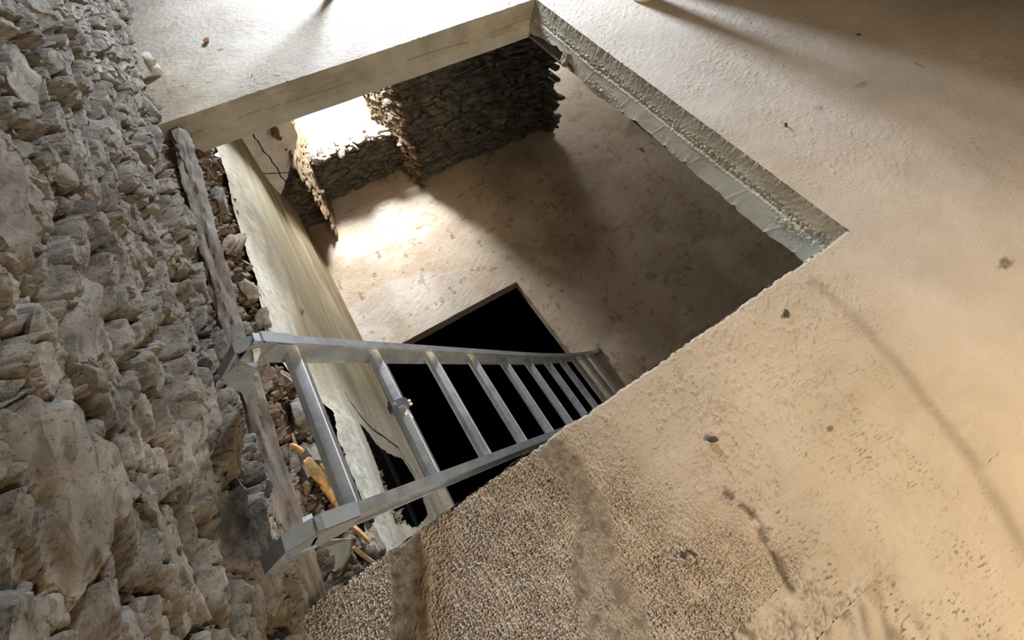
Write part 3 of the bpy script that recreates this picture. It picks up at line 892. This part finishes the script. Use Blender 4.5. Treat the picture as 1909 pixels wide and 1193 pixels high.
# jambs and sill of the niche
jb = MB()
mapJ = lambda u, w, z: np.stack([NX1 - .0 - .16 * (u - YF) - w, u, z], -1)
stone_courses(jb, rng, YF - .01, 4.62, H, -.2, mapJ, .02, .05, .06, .2, .06, (-.012, .014), 6, .22, 0, None, lambda r: .3 * r.random(), 9, .2)
jb.build('trim_2', M['straw'], smooth=35, kind='structure', label='rough ochre right-hand jamb of the lower window niche')
jb = MB()
mapJ = lambda u, w, z: np.stack([NX0 + .03 + .20 * (u - YF) + w, u, z], -1)
stone_courses(jb, rng, YF - .02, 4.60, H, -.2, mapJ, .03, .06, .10, .30, .04, (-.012, .002), 6, .05, 0, None, lambda r: .3 * r.random(), 7, .12)
jb.build('trim_3', M['straw'], smooth=35, kind='structure', label='thin sunlit left-hand jamb of the lower window niche')
sl = MB()
for _ in range(150):
    px_, py_ = rng.uniform(-.08, .84), rng.uniform(4.13, 4.60)
    s_ = rng.uniform(.015, .05)
    V, Fq = rock(rng, (px_, py_, -1.66 - .12 * (py_ - 4.2) / .4 + rng.uniform(-.03, .01)), (s_ * 1.4, s_, s_ * .5), rng.normal(size=3) * .4, 4, 8, .15, .02)
    sl.add(V, Fq, tint=.3 * rng.random())
sl.build('trim_4', M['rubble'], smooth=35, kind='structure', label='crumbling rubble sill of the lower window')
# plaster patch left on the pier by the corner
n, m = 220, 260
U, Vv = np.meshgrid(np.linspace(-.50, -.02, n), np.linspace(-1.95, -.3, m), indexing='ij')
lim = -.17 - .14 * sstep(-1.15, -1.6, Vv) + .03 * (fbm(U * 0, Vv * 8, s=150) - .5)
fc = grid_faces(n, m)
cu, cv = U.ravel()[fc].mean(1), Vv.ravel()[fc].mean(1)
limc = np.interp(-cv, [.3, 1.09, 1.18, 1.50, 1.62], [.0, -.03, -.09, -.36, -.48]) + .03 * (fbm(cv * 14, cv * 0, s=150) - .5)
cl_ = -.375 + .03 * (fbm(cv * 14, cv * 0, s=151, o=5) - .5)
crk = (np.abs(cu - cl_) > .006) & (np.abs(cv + 1.40 + .4 * (cu + .37)) > .006)
Yp = YF - .082 + .004 * fbm(U * 20, Vv * 20, s=152)
obj('wall_lower_plaster', np.stack([U, Yp, Vv], -1).reshape(-1, 3), fc[(cu < limc) & crk], M['ceil'], smooth=180, kind='structure', label='cracked plaster patch on the far pier')

# plain enclosing shells
sh = MB()
for c, h in (((2.4, 4.60, .4), (3.1, .05, .4)), ((.1, 4.60, 1.2), (1.1, .05, 1.2)), ((3.9, 4.60, 1.2), (1.7, .05, 1.2)), ((1.7, 4.60, 2.05), (.5, .05, .35))):
    sh.add(*box(c, h))
sh.build('wall_far', M['old_wall'], kind='structure', label='far wall of the upper room')
obj('wall_shade_block', *box((3.95, 2.36, 1.2), (1.50, .08, 1.2)), M['old_wall'], kind='structure')  # unseen block added to shade the right-hand floor
obj('wall_back', *box((2.2, -3.05, 1.2), (3.2, .05, 1.2)), M['old_wall'], kind='structure')
obj('wall_right', *box((5.5, .8, 1.2), (.05, 3.9, 1.2)), M['old_wall'], kind='structure')
obj('ceiling', *box((2.2, .8, 2.45), (3.3, 3.95, .05)), M['beams'], kind='structure')
lw = MB()
for c, h in (((6.0, 1.8, -1.2), (.05, 4.9, 1.1)), ((2.6, -3.05, -1.2), (3.5, .05, 1.1)), ((4.9, 6.6, -1.2), (1.15, .05, 1.1)), ((3.25, 6.6, -1.9), (.35, .05, .4)), ((3.25, 6.6, -.4), (.35, .05, .3)), ((-.72, -1.5, -1.2), (.05, 1.6, 1.1))):
    lw.add(*box(c, h))
lw.build('wall_lower_right', M['ceil'], kind='structure', label='walls of the lower storey out of view')

# ------------------------------------------------------------------ wall plate timber along the hole
def timber(name, p0, p1, hw, hh, rot, mat, label, cat, seed=1, n=60, bend=0.02, parent=None, group=None, rag=.006):
    """hewn timber between two points, cross-section 4-sided with worn arrises"""
    p0, p1 = np.array(p0, float), np.array(p1, float)
    ax = p1 - p0; L = np.linalg.norm(ax); ax /= L
    up = np.array([0, 0, 1.0]) if abs(ax[2]) < .9 else np.array([1.0, 0, 0])
    s1 = np.cross(ax, up); s1 /= np.linalg.norm(s1); s2 = np.cross(s1, ax)
    cr, sr = math.cos(rot), math.sin(rot)
    a1, a2 = s1 * cr + s2 * sr, -s1 * sr + s2 * cr
    prof = []
    for i in range(24):
        th = 2 * math.pi * i / 24
        c, s = math.cos(th), math.sin(th)
        q = (abs(c) ** 5 + abs(s) ** 5) ** (-1 / 5)
        prof.append((c * q * hw, s * q * hh))
    prof = np.array(prof); V = []
    for k in range(n):
        t = k / (n - 1)
        cen = p0 + ax * L * t + a1 * bend * math.sin(t * math.pi) * .5
        nn = (fbm(np.arange(24) * .9, np.full(24, t * L * 6), s=seed) - .5) * rag * 2 + (fbm(np.arange(24) * 2.3, np.full(24, t * L * 25), s=seed + 3) - .5) * rag
        e = 1 - (.25 if k in (0, n - 1) else 0)
        r = prof * e * (1 + (nn / np.hypot(prof[:, 0], prof[:, 1]))[:, None])
        V.append(cen + r[:, :1] * a1 + r[:, 1:] * a2)
    V = np.concatenate(V)
    Fq = [[k * 24 + i, k * 24 + (i + 1) % 24, (k + 1) * 24 + (i + 1) % 24, (k + 1) * 24 + i] for k in range(n - 1) for i in range(24)]
    Fq += [list(range(23, -1, -1)), list(range((n - 1) * 24, n * 24))]
    return obj(name, V, Fq, mat, parent, smooth=50, label=label, cat=cat, group=group)


timber('wall_plate', (-.528, 2.42, -.050), (-.575, -.06, -.035), .034, .024, .35, M['timber'], 'long grey-brown hewn timber lying along the foot of the stone wall beside the hole', 'timber', 3, 140, .02, rag=.016)
timber('timber_offcut', (-.48, .06, -.06), (-.485, -.0, -.34), .03, .02, .3, M['timber'], 'brown worn timber end below the lower hook of the ladder', 'timber', 5, 30, .01)
timber('lath_stick', (-.495, .60, -.055), (-.492, .44, -.06), .004, .003, .3, M['rubble'], 'thin reddish-brown stick leaning in the rubble beside the timber', 'stick', 6, 20, .004, rag=.001)

# split pine pieces in the rubble under the lower end of the top rung
sp = [((-.490, .50, -.07), (-.478, .42, -.15), .018, .008, 'broad orange split pine piece standing in the rubble left of the top rung'),
      ((-.458, .47, -.09), (-.450, .33, -.17), .006, .005, 'long thin pine splinter crossing the broad orange piece'),
      ((-.505, .56, -.04), (-.480, .52, -.05), .007, .005, 'short pine splinter at the top of the split wood'),
      ((-.485, .43, -.15), (-.475, .33, -.19), .022, .008, 'torn orange pine slab next to the lower end of the top rung'),
      ((-.47, .27, -.18), (-.455, .20, -.24), .010, .006, 'orange pine splinter under the near ladder rail'),
      ((-.47, .20, -.14), (-.455, .13, -.22), .007, .005, 'frayed pine splinter hanging by the edge of the near floor')]
for i, (a, b, w, h, lb) in enumerate(sp):
    timber('pine_splinter', a, b, w, h, .6 + i, M['splinter'], lb, 'splinter', 20 + i, 14, .006, group='split pine in the rubble', rag=.003)

# ------------------------------------------------------------------ loose stones, one object each
def loose(name, c, h, rot, mat, label, cat, k=8, seed=1, cuts=10, amp=.12, group=None, tint=.1):
    r = np.random.default_rng(seed)
    V, Fq = rock(r, c, h, rot, k, cuts, amp, .03)
    return obj(name, V, Fq, mat, smooth=38, label=label, cat=cat, group=group, attrs=dict(tint=np.full(len(V), tint)))


RS = [((-.49, .70, -.20), (.045, .075, .05), 'large grey rubble stone between the timber and the top rung'),
      ((-.50, .86, -.17), (.035, .05, .035), 'knobbly stone under the upper ladder rail'),
      ((-.515, .54, -.17), (.035, .06, .03), 'long pale stone beside the timber under the upper half of the thin stick'),
      ((-.49, 1.14, -.13), (.035, .045, .025), 'angular flat stone wedged above the far ladder hook'),
      ((-.50, 1.95, -.15), (.035, .08, .04), 'rounded pale stone lying at the top of the rubble near the far slab'),
      ((-.50, 1.62, -.14), (.030, .09, .035), 'reddish stone in the middle of the rubble strip'),
      ((-.51, 1.34, -.14), (.028, .06, .03), 'small brown stone halfway along the rubble strip'),
      ((-.50, .60, -.36), (.03, .05, .04), 'dark broken stone between the top rung and the plaster strip'),
      ((-.50, .33, -.42), (.035, .05, .05), 'crusty stone beneath the near ladder rail'),
      ((-.49, .20, -.36), (.04, .06, .05), 'white-speckled dark stone at the broken edge of the near floor'),
      ((-.585, .03, -.11), (.040, .085, .045), 'ochre stone under the near ladder hook')]
for i, (c, h, lb) in enumerate(RS):
    loose('rubble_stone', c, h, (.3 * math.sin(i * 2.1), .3 * math.cos(i * 1.7), .4 * math.sin(i)), M['rubble'] if i not in (0, 2, 4) else M['stone'], lb, 'stone', 8, 300 + i, group='rubble stones beside the hole', tint=.15)
fp = np.array([(-.60, .26, -.135), (-.53, .262, -.130), (-.462, .225, -.128), (-.480, .185, -.118), (-.525, .150, -.112), (-.60, .128, -.112)])
V = np.concatenate([fp, fp - np.array([0, 0, .016]), fp * [1, 1, 1] + (fp.mean(0) - fp) * [.04, .04, 0] + [0, 0, .003]])
obj('flagstone', V, [[12, 13, 14, 15, 16, 17][::-1], list(range(6, 12))] + [[a, (a + 1) % 6, 6 + (a + 1) % 6, 6 + a] for a in range(6)] + [[(a + 1) % 6, a, 12 + a, 12 + (a + 1) % 6] for a in range(6)], M['plasterboard'], label='smooth dull beige broken flat slab under the near ladder hook', cat='stone')
loose('concrete_block', (-.535, -.075, .0), (.030, .030, .022), (.1, .1, .3), M['formed'], 'small pale concrete block at the left edge of the rough floor', 'block', 6, 402, 4, .05)
loose('white_stone', (-.515, 2.95, .05), (.03, .05, .025), (.3, .2, .1), M['ceil'], 'bluish-white stone chip sticking out of the wall over the far slab', 'stone', 6, 403)
loose('embedded_stone', (1.655, 2.02, -.155), (.022, .034, .040), (.2, .2, .1), M['rubble'], 'brown round stone set in the broken lower edge of the right slab', 'stone', 8, 404)

CH = [((1.80, 1.053, H), .022, 'chip', 'tan cement lump on the lower floor right of the lower hole'),
      ((3.80, 2.85, H), .026, 'chip', 'small pale yellow crumb on the lower floor under the right slab'),
      ((3.35, 2.2, H), .014, 'dark_chip', 'dark crumb on the shaded lower floor by the pale crumb'),
      ((1.17, .035, 0), .013, 'dark_chip', 'dark flat chip on the upper floor near the right corner of the hole'),
      ((.135, .02, 0), .010, 'rust_chip', 'rust-red flake on the upper floor where the near edge meets the ladder'),
      ((.33, -.315, 0), .009, 'dark_chip', 'black crumb at the left of a pair on the rough near floor'),
      ((.355, -.325, 0), .010, 'dark_chip', 'black crumb at the right of a pair on the rough near floor'),
      ((.62, -.14, 0), .009, 'dark_chip', 'small dark crumb in the middle of the near floor'),
      ((-.22, 3.12, 0), .020, 'rust_chip', 'reddish-brown chip on the far floor near the stone wall'),
      ((-.08, 2.62, 0), .010, 'dark_chip', 'dark round crumb near the front edge of the far floor'),
      ((.02, 3.28, 0), .009, 'dark_chip', 'tiny dark crumb further back on the far floor'),
      ((2.02, .73, 0), .014, 'dark_chip', 'dark flake on the right floor below the smudge'),
      ((3.05, 1.05, 0), .009, 'dark_chip', 'dark crumb in the shaded part of the right floor'),
      ((1.9, -.62, 0), .010, 'dark_chip', 'dark crumb right of the long brown streak')]


def px_floor(px, py, z):
    d = R.T @ np.array([(px - 954.5) / F_PX, -(py - 596.5) / F_PX, -1.0])
    t = (z - CAM[2]) / d[2]
    return CAM + t * d


for i, (c, s_, mt, lb) in enumerate(CH):
    zf = top_z(np.array([c[0]]), np.array([c[1]]))[0][0] if c[2] == 0 else low_z(np.array([c[0]]), np.array([c[1]]))[0][0]
    loose('floor_crumb', (c[0], c[1], zf + s_ * .30), (s_, s_ * .75, s_ * .5), (.1, .1, i * 1.3), M[mt], lb, 'crumb', 4, 500 + i, group='crumbs on the floors')

# ------------------------------------------------------------------ posts at the top of the picture
def post(name, x, y, r, mat, label, h=2.35, lean=(0, 0)):
    n = 28; V = []; zs = [0, .004, .012, .03, .06] + list(np.linspace(.12, h, 14))
    z0 = top_z(np.array([x]), np.array([y]))[0][0] - .002
    rr = [.80, .90, .97, 1.02, 1.0] + [1.0] * 14
    for z, q in zip(zs, rr):
        th = np.arange(n) * 2 * math.pi / n
        wob = 1 + .06 * (fbm(np.cos(th) * 1.5 + 5, np.sin(th) * 1.5 + z * 1.5, s=9) - .5)
        V.append(np.stack([x + lean[0] * z + r * q * wob * np.cos(th), y + lean[1] * z + r * q * wob * np.sin(th), z0 + z + 0 * th], 1))
    m_ = len(zs)
    Fq = [[k * n + i, k * n + (i + 1) % n, (k + 1) * n + (i + 1) % n, (k + 1) * n + i] for k in range(m_ - 1) for i in range(n)]
    Fq += [list(range(n - 1, -1, -1)), list(range((m_ - 1) * n, m_ * n))]
    return obj(name, np.concatenate(V), Fq, mat, smooth=50, label=label, cat='post')


post('wooden_prop', 2.30, 2.10, .075, M['post'], 'pale yellow round post foot standing on the right-hand floor at the top edge')
post('wooden_prop', .605, 3.26, .035, M['post_grey'], 'slim grey-brown post foot standing on the bright far floor')

# ------------------------------------------------------------------ ladder
P0 = np.array([-.31, .673, .24]); DV = np.array([.161, 0, -.229]); RW = -.458
UU = np.array([-.575, 0, .818]); VV = np.array([.818, 0, .575])


def bow(s):
    """sideways bow of the ladder towards its foot, s in rungs"""
    return .10 * np.clip((s - 4.5) / 6, 0, None) ** 2


FOOT = 10.86
base = P0 + DV * FOOT + np.array([0, RW / 2 + bow(FOOT), 0])
ladder = thing('ladder', 'long aluminium ladder rising out of the square hole and leaning on the stone wall', 'ladder', (base[0], base[1], H))


def rail(yo, sgn):
    """sgn +1: outer side towards +y. Open channel: web inside, flanges outwards"""
    D_ = .043; Wd = .026; t = .004
    pr = [(0, -D_), (Wd, -D_), (Wd, -D_ + .008), (Wd - t, -D_ + .008), (Wd - t, -D_ + t), (t, -D_ + t), (t, D_ - t), (Wd - t, D_ - t), (Wd - t, D_ - .008), (Wd, D_ - .008), (Wd, D_), (0, D_),
          (0, D_ - .006), (-.0022, D_ - .006), (-.0022, D_ - .010), (0, D_ - .010), (0, -D_ + .010), (-.0022, -D_ + .010), (-.0022, -D_ + .006), (0, -D_ + .006)]
    pr = np.array(pr); k = len(pr); ss = np.linspace(-.42, FOOT + .12, 60); V = []
    for s in ss:
        c = P0 + DV * s + np.array([0, yo + bow(s), 0])
        V.append(c + np.outer(pr[:, 0] * sgn, [0, 1, 0]) + np.outer(pr[:, 1], VV))
    V = np.concatenate(V); n = len(ss)
    Fq = [[a * k + i, (a + 1) * k + i, (a + 1) * k + (i + 1) % k, a * k + (i + 1) % k] for a in range(n - 1) for i in range(k)]
    Fq += [list(range(k)), list(range((n - 1) * k, n * k))[::-1]]
    if sgn < 0:
        Fq = [q[::-1] for q in Fq]
    return V, Fq


for yo, sg in ((0.0, 1), (RW, -1)):
    V, Fq = rail(yo, sg)
    V[:, 2] = np.maximum(V[:, 2], H + .012)
    r_ = obj('side_rail', V, Fq, M['alu'], ladder, smooth=25)
# rungs: ridged tube, ridge up, with a painted highlight strip along it
for i in range(11):
    c = P0 + DV * i; b_ = bow(i)
    a_ = .0215
    prof = [(-.75, -.85), (.75, -.85), (1.0, -.55), (1.0, .45), (.70, .85), (.08, 1.02), (-.12, .93), (-.80, .28), (-1.0, -.35)]
    prof = np.array(prof) * a_
    V = []
    for yy in np.linspace(.001, RW - .001, 4):
        V.append(c + np.outer(prof[:, 0], -UU) + np.outer(prof[:, 1] - .002, VV) + np.array([0, yy + b_, 0]))
    k = len(prof)
    Fq = [[a * k + j, a * k + (j + 1) % k, (a + 1) * k + (j + 1) % k, (a + 1) * k + j] for a in range(3) for j in range(k)]
    Fq += [list(range(k))[::-1], list(range(3 * k, 4 * k))]
    nb = 4 * k
    for yy in np.linspace(.001, RW - .001, 4):
        for p, q in ((.10, 1.035), (-.02, .990)):
            V.append((c - UU * p * a_ + VV * (q * a_ - .0018) + np.array([0, yy + b_, 0]))[None])
    Fq += [[nb + 2 * a, nb + 2 * a + 1, nb + 2 * a + 3, nb + 2 * a + 2] for a in range(3)]
    V = np.concatenate(V)
    obj('rung', V, Fq, M['alu'], ladder, smooth=20, attrs=dict(pale=np.r_[np.zeros(nb), np.ones(8)]))


def uvp(u, v, y):
    return P0 + UU * u + VV * v + np.array([0, y, 0])


def plate(poly, y0, y1):
    k = len(poly)
    V = [uvp(u, v, y0) for u, v in poly] + [uvp(u, v, y1) for u, v in poly]
    Fq = [list(range(k)), list(range(k, 2 * k))[::-1]] + [[i, k + i, k + (i + 1) % k, (i + 1) % k] for i in range(k)]
    return V, Fq


def join(parts):
    V = []; Fq = []
    for v, f in parts:
        o = len(V); V += [list(map(float, p)) for p in v]; Fq += [[i + o for i in q] for q in f]
    return V, Fq


# hooked end piece of each rail
for yo, sg in ((0.0, 1), (RW, -1)):
    if sg < 0:
        _uv = uvp
        uvp = lambda u, v, y: _uv(u + .20 * max(u - .06, 0), v, y)

    def strip(pts, th, w0, w1):
        out = []
        for (a, b) in zip(pts[:-1], pts[1:]):
            a, b = np.array(a), np.array(b)
            d = (b - a) / np.linalg.norm(b - a); nrm = np.array([d[1], -d[0]])
            q = [a, b, b + nrm * th, a + nrm * th]
            out.append(plate(q, yo + sg * w0, yo + sg * w1))
        return out
    parts = strip([(.02, .045), (.098, .048), (.142, -.005), (.132, -.115), (.075, -.165)], .007, -.003, .030)   # outer strap
    parts += [plate([(.0, -.040), (.02, .044), (.096, .044), (.136, -.006), (.118, -.040), (.07, -.05), (.05, -.07)], yo + sg * .022, yo + sg * .030)]  # closed outer web
    parts += [plate([(.02, -.036), (.02, .040), (.062, .042), (.075, -.010), (.055, -.040)], yo + sg * -.003, yo + sg * .003)]     # inner tongue
    parts += [plate([(.030, -.205), (.075, -.165), (.128, -.115), (.118, -.060), (.060, -.085), (.046, -.13), (.02, -.165)], yo + sg * .002, yo + sg * .010)]   # hook pad
    parts += strip([(.118, -.060), (.060, -.085)], .012, -.003, .030)
    parts += strip([(.108, -.080), (.050, -.105)], .005, -.003, .030)
    parts += strip([(.100, .010), (.085, -.040)], .006, -.003, .030)
    V, Fq = join(parts)
    e = obj('end_hook', V, Fq, M['cap'], ladder, smooth=20, label='cast grey hooked end piece')
    V, Fq = join([plate([(.098, .022), (.112, .014), (.094, -.022), (.088, -.020)], yo - sg * .016, yo - sg * .003)])
    obj('pin', V, Fq, M['sticker'], e, smooth=20)


uvp = _uv
# clamp round the second rung
def tube(c0, c1, r, n=16):
    c0, c1 = np.array(c0, float), np.array(c1, float)
    ax = (c1 - c0) / np.linalg.norm(c1 - c0)
    t = np.array([0, 0, 1.0]) if abs(ax[2]) < .9 else np.array([1.0, 0, 0])
    a = np.cross(ax, t); a /= np.linalg.norm(a); b = np.cross(ax, a)
    th = np.arange(n) * 2 * math.pi / n
    ring = np.outer(np.cos(th), a) * r + np.outer(np.sin(th), b) * r
    V = np.concatenate([c0 + ring, c1 + ring])
    return V, [[i, (i + 1) % n, n + (i + 1) % n, n + i] for i in range(n)] + [list(range(n))[::-1], list(range(n, 2 * n))]


c = P0 + DV * 1 + np.array([0, -.205, 0])
parts = []
ring_o = [(-1.25, -.9), (-.9, -1.2), (.9, -1.2), (1.25, -.9), (1.25, .7), (.7, 1.15), (.1, 1.35), (-.7, 1.15), (-1.25, .7)]
k = len(ring_o); V = []
for s_, y in ((.92, .016), (1.12, .013), (1.12, -.013), (.92, -.016)):
    for p, q in ring_o:
        V.append(c + np.array([0, y, 0]) - UU * p * .0205 * s_ + VV * (q * .0205 * s_ - .002))
Fq = [[a * k + j, a * k + (j + 1) % k, (a + 1) * k + (j + 1) % k, (a + 1) * k + j] for a in range(3) for j in range(k)]
Fq += [list(range(k))[::-1], list(range(3 * k, 4 * k))]
parts.append((V, Fq))
lug = box((0, 0, 0), (.016, .015, .006), np.stack([-UU, np.array([0, 1.0, 0]), VV], 1))
parts.append((lug[0] + c + UU * .030 + VV * .008, lug[1].tolist()))
V, Fq = join(parts)
cl = obj('clamp', V, Fq, M['dark_plastic'], ladder, smooth=25, label='grey clamp collar on the second rung')
V, Fq = tube(c + UU * .032 + VV * .010, c + UU * .032 + VV * .018, .005, 12)
obj('screw', V, Fq, M['cap'], cl, smooth=30)
for q in (-.007, .006):
    V, Fq = tube(c - UU * .018 + VV * .012 + np.array([0, q, 0]), c - UU * .036 + VV * .016 + np.array([0, q, 0]), .0045, 12)
    obj('plug', V, Fq, M['white'], cl, smooth=40, label='off-white plug')
# worn white lettering on the rung below the clamp
mk = MB()
c2 = P0 + DV * 1


def mark(y0, y1, p0_, p1_, w=.0022):
    a = np.array([p0_, y0]); b = np.array([p1_, y1]); d = (b - a) / np.linalg.norm(b - a); n_ = np.array([-d[1], d[0]]) * w
    V = []
    for h_ in (.0, .0006):
        for q in (a + n_, b + n_, b - n_, a - n_):
            p, y = q
            pp = p / .0215
            top = float(np.interp(pp, [-.8, -.12, .08, .7], [.28, .93, 1.02, .85]))
            V.append(c2 + np.array([0, y, 0]) - UU * p + VV * (top * .0215 - .002 + .0004 + h_))
    mk.add(V, np.array([[0, 1, 2, 3], [7, 6, 5, 4], [0, 4, 5, 1], [1, 5, 6, 2], [2, 6, 7, 3], [3, 7, 4, 0]]))


mark(-.236, -.236, -.010, .008); mark(-.242, -.236, -.010, -.002); mark(-.244, -.250, -.004, .008); mark(-.250, -.256, .008, -.006)
mark(-.236, -.250, -.008, -.006, .003); mark(-.256, -.256, .000, .009); mark(-.262, -.262, .000, .010); mark(-.256, -.266, .009, .009)
mk.build('lettering', M['sticker'], ladder, label='worn white lettering under the clamp')
# rubber feet
for yo, sg in ((0.0, 1), (RW, -1)):
    cc = P0 + DV * (FOOT) + np.array([0, yo + bow(FOOT) + sg * .013, 0])
    V, Fq = box((cc[0], cc[1], H + .022), (.045, .020, .022))
    obj('foot', V, Fq.tolist(), M['dark_plastic'], ladder)
